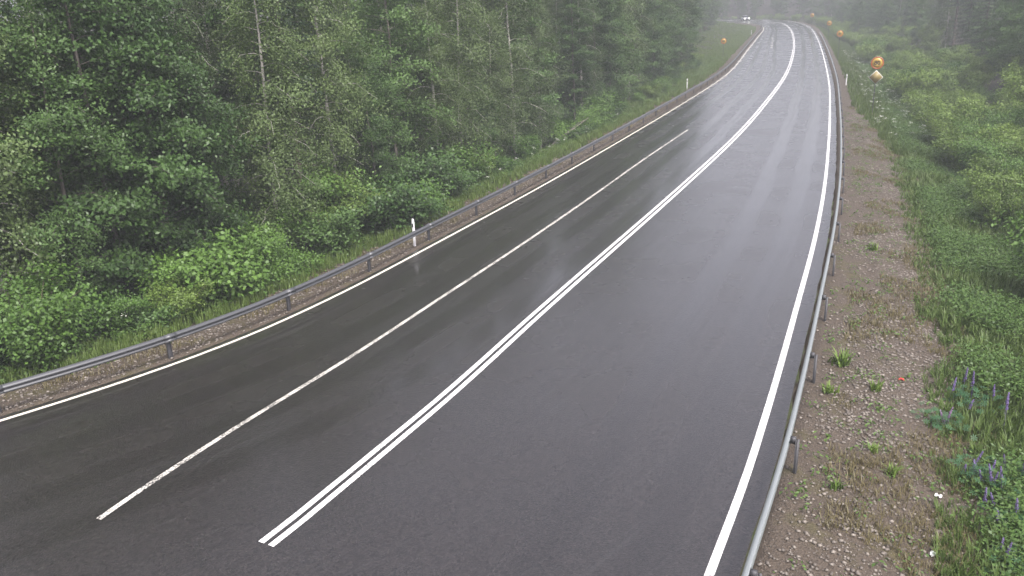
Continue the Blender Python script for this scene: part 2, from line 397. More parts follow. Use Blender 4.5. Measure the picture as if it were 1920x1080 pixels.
# ------------------------------------------------------------------ guardrails
WB = [(.0, .31), (-.035, .285), (-.08, .245), (-.08, .205), (-.012, .17), (-.012, .14), (-.08, .105), (-.08, .065), (-.035, .025), (0, 0)]  # (towards road, height)
def guardrail(P, side, s0, s1, first_post, label, steel=None, zb=.44, zs=.70, laps=True):
    """side +1: road lies to the left of P (right verge), -1: road to the right"""
    root = empty('guardrail', (*at_arc(P, s0), 0))
    t = np.arange(s0, s1, 1.0); q = at_arc(P, t); nn = normals(P); s = arc(P)
    nr = np.stack([np.interp(t, s, nn[:, k]) for k in (0, 1)], 1)
    base = zr(q[:, 1]); prof = np.array(WB); np_ = len(prof)
    def sheet(th):
        o = (prof[:, 0] + th) * side
        XY = q[:, None] + nr[:, None] * o[None, :, None]
        Zz = base[:, None] + zb + prof[None, :, 1] * zs
        return np.concatenate([XY, Zz[..., None]], 2).reshape(-1, 3)
    n = len(t); ii = (np.arange(n - 1)[:, None] * np_ + np.arange(np_ - 1)[None]).ravel()
    Q = np.stack([ii, ii + 1, ii + np_ + 1, ii + np_], 1)
    V = np.vstack([sheet(0), sheet(.012)]); k = n * np_
    ed = (np.arange(n - 1) * np_); e2 = ed + np_ - 1
    Q = np.vstack([Q, Q[:, ::-1] + k, np.stack([ed, ed + np_, ed + np_ + k, ed + k], 1), np.stack([e2 + k, e2 + np_ + k, e2 + np_, e2], 1)])
    Rl = link('rail', mesh_np('rail', V, Q, steel or STEEL, smooth=False), root)
    Rl.matrix_parent_inverse = Matrix.Translation(-root.location)
    pm = MB()
    # C-shaped post: web and two flanges
    pm.box((0, 0, 0), (.012, .11, 1.2)); pm.box((.031, .053, 0), (.05, .006, 1.2)); pm.box((.031, -.053, 0), (.05, .006, 1.2))
    pmesh = pm.mesh('post', STEEL_D)
    bm_ = MB().box((0, 0, .0), (.10, .07, .12)).mesh('spacer', STEEL_D)
    lap = MB(); k_ = len(prof); lv = []
    for yy in (-.17, .17):
        for th in (-.004, .016): lv += [(yy, (a + th), .0 + b * zs) for a, b in WB]
    lap.add(np.array(lv) * 1., [[j, j + 1, 2 * k_ + j + 1, 2 * k_ + j] for j in range(k_ - 1)] + [[k_ + j + 1, k_ + j, 3 * k_ + j, 3 * k_ + j + 1] for j in range(k_ - 1)] + [[j + 1, j, k_ + j, k_ + j + 1] for j in range(k_ - 1)] + [[2 * k_ + j, 2 * k_ + j + 1, 3 * k_ + j + 1, 3 * k_ + j] for j in range(k_ - 1)])
    for bx_ in (-.1, .1):
        for bz_ in (.225, .085): lap.tube([(bx_, -.075, bz_ * zs), (bx_, -.098, bz_ * zs)], .014, 8)
    lapm = lap.mesh('splice', steel or STEEL); n_lap = 0
    for u in np.arange(first_post, s1, 4.0):
        c = at_arc(P, u); d = at_arc(P, u + .1) - c; az = math.atan2(d[1], d[0]); zz = float(zr(c[1]))
        off = np.array([d[1], -d[0]]) / np.linalg.norm(d)
        pc = c + off * side * .11
        o = link('post', pmesh, root, (pc[0] - root.location.x, pc[1] - root.location.y, zz + .02)); o.rotation_euler = (0, 0, az - (math.pi / 2 if side > 0 else -math.pi / 2))
        sc = c + off * side * .06
        if laps and n_lap < 22:
            n_lap += 1; l_ = link('splice', lapm, root, (c[0] - root.location.x, c[1] - root.location.y, zz + zb)); l_.rotation_euler = (0, 0, az); l_.scale = (1, -1, 1) if side < 0 else (1, 1, 1)
            l_.scale = (1, side * -1, 1)
        b = link('spacer', bm_, root, (sc[0] - root.location.x, sc[1] - root.location.y, zz + zb + .155 * zs)); b.rotation_euler = (0, 0, az + math.pi / 2)
    return tag(root, label, 'guardrail')
GL = offset(LEFT, -.40); GR = offset(RIGHT, .65)
pl0 = arc_at(GL, -8.83, 19.45)
guardrail(GL, -1, pl0 - 12.5, arc_at(GL, 66, 214), pl0 - 12, 'grey steel W-beam guardrail between the dark left lane and the forest')
pr0 = arc_at(GR, 6.7, 16.6)
guardrail(GR, 1, pr0 - 16.5, arc_at(GR, 64, 171), pr0 - 16, 'pale steel guardrail along the gravel on the right of the road', STEEL_SKYLIT, .545, .46, False)

# ------------------------------------------------------------------ marker posts and signs
def marker_post(x, y, label):
    root = empty('marker_post', (x, y, gz(x, y)))
    m = MB(); n = 10; th = np.arange(n) * 2 * math.pi / n
    rings = [(-.25, 1), (.0, 1), (.98, 1), (1.04, .55)]
    V = np.vstack([np.stack([.055 * k * np.cos(th), .038 * k * np.sin(th), np.full(n, z)], 1) for z, k in rings])
    Q = [[i * n + j, i * n + (j + 1) % n, (i + 1) * n + (j + 1) % n, (i + 1) * n + j] for i in range(3) for j in range(n)]
    m.add(V, Q, [[30 + j, 30 + (j + 1) % n, 30 + (j + 2) % n] for j in range(0)]); m.add(np.vstack([V[-n:], [[0, 0, 1.045]]]), None, [[j, (j + 1) % n, n] for j in range(n)])
    m.build('post', WHITE_PL, root, True)
    MB().box((0, -.0405, .80), (.05, .004, .14)).build('reflector', STEEL_D, root)
    root.rotation_euler = (0, 0, R(-20)); return tag(root, label, 'marker post', 'white marker posts by the guardrails')
marker_post(-3.55, 29.25, 'white marker post standing behind the left guardrail nearest the camera')
marker_post(18.1, 82.6, 'small white marker post beyond the left guardrail, halfway up the road')
marker_post(54.0, 184.4, 'tiny white marker post on the inside of the far bend')
marker_post(32.9, 80.2, 'white marker post behind the right guardrail beside green verge')
def text_mesh(name, body, size, mat):
    cu = bpy.data.curves.new(name, 'FONT'); cu.body = body; cu.size = size; cu.align_x = 'CENTER'; cu.align_y = 'CENTER'; cu.extrude = .002; cu.offset = .008
    t = bpy.data.objects.new(name, cu); C.objects.link(t); dg = bpy.context.evaluated_depsgraph_get()
    m = bpy.data.meshes.new_from_object(t.evaluated_get(dg)); bpy.data.objects.remove(t); m.materials.clear(); m.materials.append(mat); return m
NUM = text_mesh('number', '80', .42, BLACK_PL)
def pixel_ray(px, py):
    xr, yr = (px - 960) / CAM_F, (540 - py) / CAM_F
    return (fwd + rt * xr + up * yr)
def speed_sign(px, py, y, dia, label, diamond=False):
    d = pixel_ray(px, py); k = y / d.y; x = d.x * k; zc = CAM_H + d.z * k; g0 = gz(x, y)
    root = empty('road_sign', (x, y, g0), math.atan2(-x, y) * .85 * -1 * -1); h = zc - g0; r = dia / 2
    MB().tube([(0, .03, -.3), (0, .03, h * .5), (0, .03, h + r * .8)], .03, 10).build('pole', STEEL_D, root, True)
    pl = MB().disc((0, -.012, h), 0, r, t=.012).build('sign_plate', SIGN_BK, root)
    MB().disc((0, -.021, h), 0, r * .985, r * .80, t=.004).build('rim', SIGN_R, pl)
    MB().disc((0, -.021, h), 0, r * .797, t=.004).build('face', SIGN_Y, pl)
    o = link('number', NUM, pl, (0, -.026, h)); o.rotation_euler = (R(90), 0, 0); o.scale = (dia / .9,) * 3
    if diamond:
        c = h - r - .58; s = .52
        def dia_m(q, yy, t):
            V = [(0, yy - t, c + q), (q, yy - t, c), (0, yy - t, c - q), (-q, yy - t, c)]; V += [(a, yy + t, b) for a, _, b in V]
            return MB().add(V, [[0, 1, 2, 3], [7, 6, 5, 4], [0, 4, 5, 1], [1, 5, 6, 2], [2, 6, 7, 3], [3, 7, 4, 0]])
        dull = plain('ochre_plate_face', (.30, .23, .08), .4, 0, .1)
        p2 = dia_m(s, -.012, .006).build('diamond_plate', SIGN_W, root)
        dia_m(s * .88, -.021, .003).build('face', dull, p2)
    return tag(root, label, 'road sign', 'round yellow road signs')
speed_sign(1645, 118, 62.9, .92, 'round red rimmed road sign above a white edged diamond plate on the right', True)
speed_sign(1575, 63, 111., .8, 'round yellow road sign behind the right guardrail, second nearest on that side')
speed_sign(1555, 43.5, 150., .8, 'round orange road sign on the right verge, third along the bend')
speed_sign(1523, 28.5, 196., .8, 'smallest round road sign at the far right of the bend')
speed_sign(1357, 77, 123.5, .8, 'round yellow road sign on the grassy left verge below tall dark trees')

# ------------------------------------------------------------------ car on the far bend
def car(x, y, rz):
    root = empty('car', (x, y, float(zr(y)) + .01), rz)
    body = plain('silver_car_paint', (.45, .46, .48), .3, .3); glass = plain('dark_car_glass', (.02, .022, .025), .1)
    tyre = plain('car_tyre', (.02, .02, .02), .8); rim = plain('car_rim', (.35, .35, .36), .35, .6)
    # sections along x (front = +x): x, half width, sill z, shoulder z
    sec = [(2.15, .62, .35, .62), (2.0, .80, .24, .74), (1.3, .88, .22, .88), (.7, .89, .22, .95), (-1.2, .89, .22, .98), (-1.9, .85, .25, .96), (-2.15, .74, .38, .80)]
    V = []
    for sx, hw, z0, z1 in sec: V += [(sx, -hw * .94, z0), (sx, -hw, (z0 + z1) / 2), (sx, -hw * .9, z1), (sx, hw * .9, z1), (sx, hw, (z0 + z1) / 2), (sx, hw * .94, z0)]
    Q = [[i * 6 + j, i * 6 + (j + 1) % 6, (i + 1) * 6 + (j + 1) % 6, (i + 1) * 6 + j] for i in range(6) for j in range(6)]
    Q += [[0, 1, 4, 5], [1, 2, 3, 4], [36 + 5, 36 + 4, 36 + 1, 36], [36 + 4, 36 + 3, 36 + 2, 36 + 1]]
    MB().add(V, Q).build('body', body, root)
    cab = [(.95, .76, .935), (.15, .60, 1.42), (-1.0, .60, 1.46), (-1.75, .74, .97)]
    V = []
    for sx, hw, z in cab: V += [(sx, -hw, z), (sx, hw, z)]
    lo = [(sx, s * .79, .93) for sx in (.95, .15, -1.0, -1.75) for s in (-1, 1)]
    MB().add([V[2], V[3], V[5], V[4]] + [(a, b, c - .05) for a, b, c in (V[2], V[3], V[5], V[4])], [[0, 1, 2, 3], [7, 6, 5, 4], [0, 4, 5, 1], [1, 5, 6, 2], [2, 6, 7, 3], [3, 7, 4, 0]]).build('roof', body, root)
    V2 = [V[0], V[1], (V[3][0], V[3][1], V[3][2] - .055), (V[2][0], V[2][1], V[2][2] - .055)]
    MB().add(V2, [[0, 1, 2, 3]]).build('windscreen', glass, root)
    MB().add([(.93, s_, .94) for s_ in (-.76, .76)] + [(.14, s_, 1.36) for s_ in (-.6, .6)] + [(-1., s_, 1.40) for s_ in (-.6, .6)] + [(-1.73, s_, .97) for s_ in (-.74, .74)],
             [[0, 2, 4, 6], [1, 7, 5, 3], [4, 5, 7, 6]]).build('side_windows', glass, root)
    em = bpy.data.materials.new('lit_headlight'); em.use_nodes = True; b = em.node_tree.nodes['Principled BSDF']
    b.inputs['Emission Color'].default_value = (1, .97, .9, 1); b.inputs['Emission Strength'].default_value = 9
    MB().box((2.10, 0, .50), (.12, .7, .2)).build('grille', BLACK_PL, root)
    for s in (-1, 1): MB().box((2.06, s * .60, .64), (.14, .30, .16)).build('headlight', em, root)
    for wx in (1.35, -1.3):
        for s in (-1, 1):
            wd = MB(); wd.tube([(wx, s * .72, .31), (wx, s * .9, .31)], .31, 16); o = wd.build('wheel', tyre, root)
            MB().tube([(wx, s * .88, .31), (wx, s * .905, .31)], .19, 12).build('rim', rim, o)
    return tag(root, 'silver car with lit headlights coming round the far bend', 'car')
car(71.2, 250.0, R(-92))
# ------------------------------------------------------------------ vegetation generators
def unit(a): return a / (np.linalg.norm(a, axis=-1, keepdims=True) + 1e-9)
def leaves_np(Cn, Nn, L, W, r, droop=.3):
    """one folded four-cornered leaf per centre; returns V, Q, tone repeated"""
    n = len(Cn); a = unit(np.cross(Nn, unit(r.normal(size=(n, 3))))); b = np.cross(Nn, a)
    l = L * (.7 + .6 * r.random(n))[:, None]; w_ = W * (.7 + .6 * r.random(n))[:, None]
    base = Cn - a * l * .5; tip = Cn + a * l * .5 - Nn * l * droop * .4
    V = np.stack([base, Cn + b * w_ * .5 + Nn * l * .05, tip, Cn - b * w_ * .5 + Nn * l * .05], 1).reshape(-1, 3)
    return V, np.arange(4 * n).reshape(n, 4)
def make_tree(kind, H, seed, base_t=.12, spread=2.2, nb=46, nl=12000, leaf=(.14, .10), r0=None, lean=.03, rise=.55, droop=.5, power=.9, tuft=.23, hang=.4):
    r = np.random.default_rng(seed)
    t = np.linspace(0, 1, 9); ang = r.random() * 6.28
    P = np.stack([np.cos(ang) * lean * H * t**1.5 + r.normal(0, .05, 9) * t, np.sin(ang) * lean * H * t**1.5 + r.normal(0, .05, 9) * t, H * t - .4 * (t == 0)], 1)
    r0 = r0 or .0105 * H; m = MB(); m.tube(P, r0 * (1 - .9 * t) + .012, 8)
    cen, out, wgt = [], [], []
    for k in range(nb):
        u = base_t + (1 - base_t) * ((k + r.random()) / nb) ** power; az = k * 2.39996 + r.normal(0, .35)
        prof = (np.sin(np.pi * np.clip((u - base_t) / (1 - base_t), 0, 1) ** .75 * .93 + .12) * .85 + .15)
        ln = spread * prof * (.62 + .6 * r.random())
        s = np.array([np.interp(u, t, P[:, q]) for q in range(3)])
        e = np.linspace(0, 1, 6)[:, None]; dirh = np.array([math.cos(az), math.sin(az), 0])
        q = s + dirh * ln * e + np.array([0, 0, 1]) * ln * (rise * e - droop * e**2) + r.normal(0, .06, (6, 3)) * e
        m.tube(q, np.linspace(max(.012, r0 * .35 * (1 - u)), .006, 6), 4, False)
        ntw = max(3, int(ln * 4.5))
        for _ in range(ntw):
            v = .25 + .75 * r.random(); c = np.array([np.interp(v, e[:, 0], q[:, j]) for j in range(3)])
            c = c + r.normal(0, .30, 3) * np.array([1, 1, .55]) * (.5 + ln * .25)
            cen.append(c); out.append(dirh); wgt.append(.6 + .8 * r.random())
    for _ in range(6): cen.append(P[-1] + r.normal(0, .25, 3)); out.append(r.normal(0, 1, 3)); wgt.append(1.)
    cen, out, wgt = np.array(cen), np.array(out), np.array(wgt)
    idx = r.choice(len(cen), nl, p=wgt / wgt.sum())
    ctone = r.random(len(cen))
    Cn = cen[idx] + r.normal(0, 1, (nl, 3)) * np.array([tuft, tuft, tuft * hang]) - np.array([0, 0, 1.]) * (np.abs(r.normal(0, 1, (nl, 1))) * tuft * max(0, hang - .5) * 1.6)
    Nn = unit(out[idx] * (.45 + .4 * (hang > .8)) + np.array([0, 0, .75 - .3 * (hang > .8)]) + r.normal(0, .55, (nl, 3)))
    V, Q = leaves_np(Cn, Nn, leaf[0], leaf[1], r)
    tone = np.clip(ctone[idx] * .55 + r.random(nl) * .45, 0, 1)
    return m.mesh('trunk', BARK[kind if kind in BARK else 'shrub'], True), mesh_np('crown', V, Q, LEAF[kind], {'tone': np.repeat(tone, 4)})
def make_shrub(kind, H, seed, spread=1.3, ns=9, nl=5000, leaf=(.112, .08), tuft=.26):
    r = np.random.default_rng(seed); m = MB(); cen, out = [], []
    for k in range(ns):
        az = k * 2.4 + r.normal(0, .4); ln = H * (.65 + .45 * r.random()); sp_ = spread * (.3 + .8 * r.random())
        e = np.linspace(0, 1, 6)[:, None]; d = np.array([math.cos(az), math.sin(az), 0])
        q = d * (.08 + sp_ * e**1.3) + np.array([0, 0, 1]) * (ln * e - .18 * ln * e**3) + r.normal(0, .05, (6, 3)) * e
        q[0, 2] = -.25; m.tube(q, np.linspace(.028, .006, 6), 5, False)
        for _ in range(int(10 + H * 4)):
            v = .12 + .88 * r.random() ** .8; c = np.array([np.interp(v, e[:, 0], q[:, j]) for j in range(3)]) + r.normal(0, .22, 3) * np.array([1, 1, .7])
            cen.append(c); out.append(d)
    cen, out = np.array(cen), np.array(out); idx = r.integers(0, len(cen), nl); ct = r.random(len(cen))
    Cn = cen[idx] + r.normal(0, 1, (nl, 3)) * np.array([tuft, tuft, tuft * .6]); Cn[:, 2] = np.abs(Cn[:, 2] - .03) + .03
    Nn = unit(out[idx] * .4 + np.array([0, 0, .8]) + r.normal(0, .5, (nl, 3)))
    V, Q = leaves_np(Cn, Nn, leaf[0], leaf[1], r)
    return m.mesh('stems', BARK['shrub'], True), mesh_np('foliage', V, Q, LEAF[kind], {'tone': np.repeat(np.clip(ct[idx] * .5 + r.random(nl) * .5, 0, 1), 4)})
def make_conifer(H, seed, base_t=.25, spread=2.0, nw=28, per=7, nl=18000):
    r = np.random.default_rng(seed); m = MB(); t = np.linspace(0, 1, 7)
    P = np.stack([r.normal(0, .04, 7), r.normal(0, .04, 7), H * t], 1); P[0, 2] = -.4; r0 = .0115 * H
    m.tube(P, r0 * (1 - .93 * t) + .01, 8); cen, out = [], []
    for k in range(nw):
        u = .10 + .89 * k / nw; live = u > base_t
        for j in range(per):
            az = j * 6.283 / per + k * .9 + r.normal(0, .2); ln = spread * (1 - u) ** .8 * (.7 + .5 * r.random()) * (1 if live else .55) + .15
            e = np.linspace(0, 1, 5)[:, None]; d = np.array([math.cos(az), math.sin(az), 0])
            q = np.array([0, 0, H * u]) + d * ln * e + np.array([0, 0, 1]) * ln * (-.45 * e + .28 * e**2); m.tube(q, np.linspace(.018, .004, 5), 3, False)
            if live:
                for _ in range(int(4 + ln * 5)):
                    v = .15 + .85 * r.random(); cen.append([np.interp(v, e[:, 0], q[:, i]) for i in range(3)]); out.append(d)
    cen, out = np.array(cen), np.array(out); idx = r.integers(0, len(cen), nl)
    Cn = cen[idx] + r.normal(0, 1, (nl, 3)) * np.array([.13, .13, .07]) + np.array([0, 0, -.05])
    Nn = unit(out[idx] * .3 + np.array([0, 0, .8]) + r.normal(0, .45, (nl, 3)))
    V, Q = leaves_np(Cn, Nn, .17, .045, r, .9)
    return m.mesh('trunk', BARK['spruce'], True), mesh_np('crown', V, Q, LEAF['spruce'], {'tone': np.repeat(r.random(nl), 4)})

T = {
 'birch': [make_tree('birch', 13, 11, .07, 2.0, 54, 32000, (.085, .065), .105, rise=.5, droop=.75, tuft=.19, hang=1.1), make_tree('birch', 12, 12, .04, 2.1, 52, 32000, (.085, .065), .09, rise=.55, droop=.8, tuft=.20, hang=1.2),
           make_tree('birch', 14.5, 13, .12, 1.9, 52, 30000, (.085, .065), .12, rise=.5, droop=.9, tuft=.19, hang=1.2), make_tree('birch', 16, 14, .40, 1.8, 36, 18000, (.085, .065), .15, rise=.5, droop=.9, tuft=.19, hang=1.1)],
 'alder': [make_tree('alder', 11, 21, .05, 2.3, 40, 30000, (.105, .08), .10, rise=.5, droop=.2, tuft=.22), make_tree('alder', 9.5, 22, .04, 2.5, 36, 28000, (.11, .085), .085, rise=.35, droop=.3, tuft=.24), make_tree('alder', 13.5, 23, .12, 2.0, 44, 28000, (.10, .078), .11, rise=.6, droop=.25, tuft=.21)],
 'rowan': [make_tree('rowan', 8, 31, .06, 1.9, 38, 22000, (.115, .062), .07, rise=.6, droop=.55, tuft=.22, hang=.6), make_tree('rowan', 10, 32, .05, 2.1, 42, 25000, (.115, .062), .08, rise=.5, droop=.5, tuft=.22, hang=.6)],
 'spruce': [make_conifer(16, 41), make_conifer(19, 42, .38, 2.3, 30), make_conifer(14, 43, .12, 2.2)],
}
B = {
 'shrub': [make_shrub('shrub', 2.3, 51, 1.25, 10, 7000), make_shrub('shrub', 1.7, 52, 1.1, 9, 5600), make_shrub('shrub', 3.0, 53, 1.4, 11, 9000)],
 'willow': [make_shrub('willow', 3.2, 61, 1.7, 14, 8500, (.14, .07), .19), make_shrub('willow', 2.3, 62, 1.5, 13, 6500, (.14, .07), .18), make_shrub('willow', 4.4, 63, 2.0, 14, 11000, (.15, .08), .22)],
}
B['undergrowth'] = [make_shrub('alder', 2.0, 71, 1.3, 10, 5600, (.125, .09), .22), make_shrub('rowan', 2.6, 72, 1.3, 9, 4800, (.15, .09), .22), make_shrub('alder', 1.5, 73, 1.2, 9, 4800, (.12, .09), .2)]
NAMES = {'undergrowth': 'undergrowth_bush', 'birch': 'birch_tree', 'alder': 'alder_tree', 'rowan': 'rowan_tree', 'spruce': 'spruce_tree', 'shrub': 'leafy_shrub', 'willow': 'willow_bush'}
PARTS = {'undergrowth': ('stems', 'foliage'), 'birch': ('trunk', 'crown'), 'alder': ('trunk', 'crown'), 'rowan': ('trunk', 'crown'), 'spruce': ('trunk', 'crown'), 'shrub': ('stems', 'foliage'), 'willow': ('stems', 'foliage')}
CATS = {'undergrowth': 'bush', 'birch': 'tree', 'alder': 'tree', 'rowan': 'tree', 'spruce': 'tree', 'shrub': 'bush', 'willow': 'bush'}
PLANTS = []       # (object, kind, place, x, y, s)
def plant(kind, v, x, y, s=1., place='left'):
    a, b = (T if kind in T else B)[kind][v]
    z = gz(x, y); o = empty(NAMES[kind], (x, y, z - .05), random.random() * 6.28); o.scale = (s, s, s * (.94 + .12 * random.random()))
    link(PARTS[kind][0], a, o); link(PARTS[kind][1], b, o); o['category'] = CATS[kind]
    PLANTS.append((o, kind, place, x, y, s)); return o
def proj(x, y, z):
    zz = z - CAM_H; d = y * cp - zz * sp; u = y * sp + zz * cp
    if d < .5: return None
    a, b = x / d, u / d; return 960 + CAM_F * (a * cr - b * sr), 540 - CAM_F * (a * sr + b * cr), d
def in_view(x, y, top, mg=200):
    p, q = proj(x, y, gz(x, y)), proj(x, y, top)
    return p is not None and -mg < p[0] < 1920 + mg and p[1] > -140
# ------------------------------------------------------------------ left forest
sL = arc(LEFT); s_n = arc_at(LEFT, -14.6, 13.6); s_f = arc_at(LEFT, 60, 197)
def left_pt(s, d): 
    c = at_arc(LEFT, s); n = normals(LEFT); k = np.array([np.interp(s, sL, n[:, j]) for j in (0, 1)]); return c - k * d
def left_depth(s):      # where the forest edge runs: close to the road near the camera, further off along the bend
    return float(np.interp(s - s_n, [-15, 20, 60, 95, 125, 160, 230], [6.8, 6.6, 5.6, 6.3, 9.0, 11, 13]))
def plan_hit(px, py, dz):
    d = fwd + rt * ((px - 960) / CAM_F) + up * ((540 - py) / CAM_F); k = 6.
    while k < 300 and CAM_H + d.z * k > gz(d.x * k, d.y * k) + dz: k += .15
    return d.x * k, d.y * k
BARE = [plan_hit(px, py, 0) for px, py in ((146, 470), (404, 462), (488, 415), (437, 425), (1000, 245))]
for k, (x, y) in enumerate(BARE): plant('birch', 3, x, y, (1.05, 1., .95, .85, .8)[k], 'left row 0')
ROWS = [(0, 2.5), (2.7, 2.9), (6.6, 4.0), (11, 5.0)]
for ri, (dd, stp) in enumerate(ROWS):
    s = s_n - 14 + random.random() * 2
    while s < s_f + 26:
        d = left_depth(s) + dd + random.uniform(-.9, .9); x, y = left_pt(s, d)
        q = s - s_n
        if in_view(x, y, 10, 120) and not any(math.hypot(x - a, y - b) < 2.2 or (ri == 0 and math.hypot(x - a * .93, y - b * .93) < 2.0) for a, b in BARE):
            if q > 92 and ri > 0: kind = random.choices(['spruce', 'birch', 'alder'], [.72, .14, .14])[0]
            elif q > 105: kind = random.choices(['rowan', 'alder', 'spruce'], [.3, .3, .4])[0]
            elif ri >= 2: kind = random.choices(['spruce', 'birch', 'alder'], [.34, .36, .30])[0]
            else: kind = random.choices(['birch', 'alder', 'rowan', 'spruce'], [.46, .28, .24, .02])[0]
            plant(kind, random.randrange(3 if kind != 'rowan' else 2), x, y, random.uniform(.72, 1.28), 'left row %d' % ri)
        s += stp * random.uniform(.78, 1.22) * (1 + max(0, q - 60) / 110)
# leafy shrubs in front of the trees
s = s_n - 10
while s < s_n + 112:
    q = s - s_n; dens = .85 if q < 30 else (1.5 if q < 60 else 2.6)
    d = left_depth(s) - random.uniform(.2, 3.7 if q < 30 else 2.4); x, y = left_pt(s, d)
    if in_view(x, y, 3, 60): plant(random.choices(['shrub', 'undergrowth', 'willow'], [.62, .26, .12])[0], random.randrange(3), x, y, random.uniform(.5, 1.0) ** 1.0 * random.choice((.8, 1, 1.5)) * (1 if q < 36 else .75), 'left shrub')
    s += dens * random.uniform(.7, 1.3)
# undergrowth among the trunks
for d0_, stp in ((1.4, 1.9), (4.4, 2.4)):
    s = s_n - 12
    while s < s_n + 95:
        x, y = left_pt(s, left_depth(s) + d0_ + random.uniform(-.8, .8))
        if in_view(x, y, 3, 80): plant('undergrowth', random.randrange(3), x, y, random.uniform(.6, 1.15), 'left under')
        s += stp * random.uniform(.7, 1.3) * (1 + max(0, s - s_n - 40) / 70)
# ------------------------------------------------------------------ right bank
sR = arc(RIGHT); r_n = arc_at(RIGHT, 2.8, 10.2)
def right_pt(s, d):
    c = at_arc(RIGHT, s); n = normals(RIGHT); k = np.array([np.interp(s, sR, n[:, j]) for j in (0, 1)]); return c + k * d
for (d0_, stp, kinds) in ((7.7, 1.8, 'w'), (10.0, 2.2, 'w'), (13.0, 2.6, 'w'), (15.4, 3.2, 'w'), (16.5, 3.6, 't'), (21.5, 4.6, 't'), (28, 6, 't')):
    s = r_n + 1 + random.random() * 2
    while s < r_n + 240:
        d = d0_ + random.uniform(-1, 1) - float(np.interp(s - r_n, [40, 90], [0, 1.2])) + max(0, (s - r_n) - 120) * .012; x, y = right_pt(s, d)
        if in_view(x, y, 4, 160):
            if kinds == 'w' and random.random() < .22: plant('shrub', random.randrange(3), x, y, random.uniform(.7, 1.2), 'right bush')
            elif kinds == 'w': plant('willow', random.choice([0, 1, 0, 2] if d0_ > 10 else [0, 1, 1]), x, y, random.uniform(.6, 1.15), 'right bush')
            else:
                k = random.choices(['birch', 'alder', 'rowan', 'spruce'], [.3, .3, .2, .2])[0]; plant(k, random.randrange(min(3, len(T[k]))), x, y, random.uniform(.7, 1.05), 'right tree')
        s += stp * random.uniform(.75, 1.25) * (1 + max(0, s - r_n - 40) / 60)
for d0_, ks in ((5.5, ['willow']), (8.5, ['willow', 'shrub', 'rowan']), (12, ['alder', 'rowan']), (17, ['alder', 'spruce', 'birch'])):
    s = r_n + 165
    while s < r_n + 335:
        x, y = right_pt(s, d0_ + random.uniform(-1.2, 1.2))
        if in_view(x, y, 6, 60):
            k = random.choice(ks); plant(k, random.randrange(2), x, y, random.uniform(.6, 1.), 'far edge')
        s += 5 * random.uniform(.7, 1.3)
# trees closing the view beyond the bend
for row in range(2):
    for k in range(14):
        x = 44 + k * 4.2 + random.uniform(-1.5, 1.5) + row * 2; y = 286 + row * 7 + random.uniform(-2, 2) - max(0, x - 80) * .55
        if in_view(x, y, 10, 100): 
            kk = random.choices(['spruce', 'birch', 'alder'], [.4, .35, .25])[0]; plant(kk, random.randrange(min(3, len(T[kk]))), x, y, random.uniform(.8, 1.1), 'far')
# ------------------------------------------------------------------ far-off forest behind the rows: one mass of foliage
def forest_mass(name, pts, h, n, r):
    P = np.array(pts, float); s = arc(P); u = r.random(n) * s[-1]; c = np.stack([np.interp(u, s, P[:, k]) for k in (0, 1)], 1) + r.normal(0, 1.6, (n, 2))
    clump = .5 + .5 * wob(c[:, 0], c[:, 1], 1.1); z = height(c[:, :2], True)[0] + h * r.random(n) ** .9 * (.75 + .25 * clump)
    Nn = unit(np.array([0, 0, .6]) + r.normal(0, .6, (n, 3))); V, Q = leaves_np(np.c_[c, z], Nn, .62, .42, r)
    return V, Q, np.repeat(r.random(n), 4)
r = np.random.default_rng(5); parts = []
for pts in ([left_pt(s, 23) for s in np.arange(max(0, s_n - 26), s_f + 10, 8)], [right_pt(s, 39) for s in np.arange(r_n - 20, r_n + 235, 8)], [(20, 318), (60, 318), (100, 296), (128, 262), (124, 230)]):
    parts.append(forest_mass('x', pts, 19, int(arc(np.array(pts))[-1] * 105), r))
off_ = np.cumsum([0] + [len(p[0]) for p in parts])
tag(link('distant_forest', mesh_np('distant_forest', np.vstack([p[0] for p in parts]), np.vstack([p[1] + o for p, o in zip(parts, off_)]), LEAF['alder'], {'tone': np.concatenate([p[2] for p in parts]) * .6})), kind='stuff')
# ------------------------------------------------------------------ scatter: grass, ground cover, flowers, stones
def scatter(name, tv, tq, ttone, pos, rot, sc, tone, mat):
    n, k = len(pos), len(tv); c, s = np.cos(rot)[:, None], np.sin(rot)[:, None]
    x = tv[None, :, 0] * c - tv[None, :, 1] * s; y = tv[None, :, 0] * s + tv[None, :, 1] * c
    V = np.stack([x, y, np.broadcast_to(tv[None, :, 2], x.shape)], 2) * sc[:, None, None] + pos[:, None]
    Q = (tq[None] + (np.arange(n) * k)[:, None, None]).reshape(-1, tq.shape[1])
    tn = np.clip(ttone[None] * .5 + tone[:, None] * .5, 0, 1)
    return link(name, mesh_np(name, V.reshape(-1, 3), Q, mat, {'tone': tn.ravel()}))
def tuft_template(seed, nb=9, h=.42, w_=.016, sp_=.20):
    r = np.random.default_rng(seed); V, Q, tn = [], [], []
    for b in range(nb):
        az = r.random() * 6.28; d = np.array([math.cos(az), math.sin(az), 0]); p = np.array([-d[1], d[0], 0]) * w_; o = np.append(r.normal(0, .06, 2), 0); hh = h * (.55 + .6 * r.random()); l = sp_ * r.random()
        a = o + d * l * .35 + np.array([0, 0, hh * .6]); t_ = o + d * l * 1.2 + np.array([0, 0, hh])
        k = len(V); V += [o - p, o + p, a + p * .8, a - p * .8, t_]; Q += [[k, k + 1, k + 2, k + 3], [k + 3, k + 2, k + 4, k + 4]]; tn += [r.random()] * 5
    return np.array(V), np.array([q for q in Q if q[3] != q[2]]), np.array([q[:3] for q in Q if q[3] == q[2]]), np.array(tn)
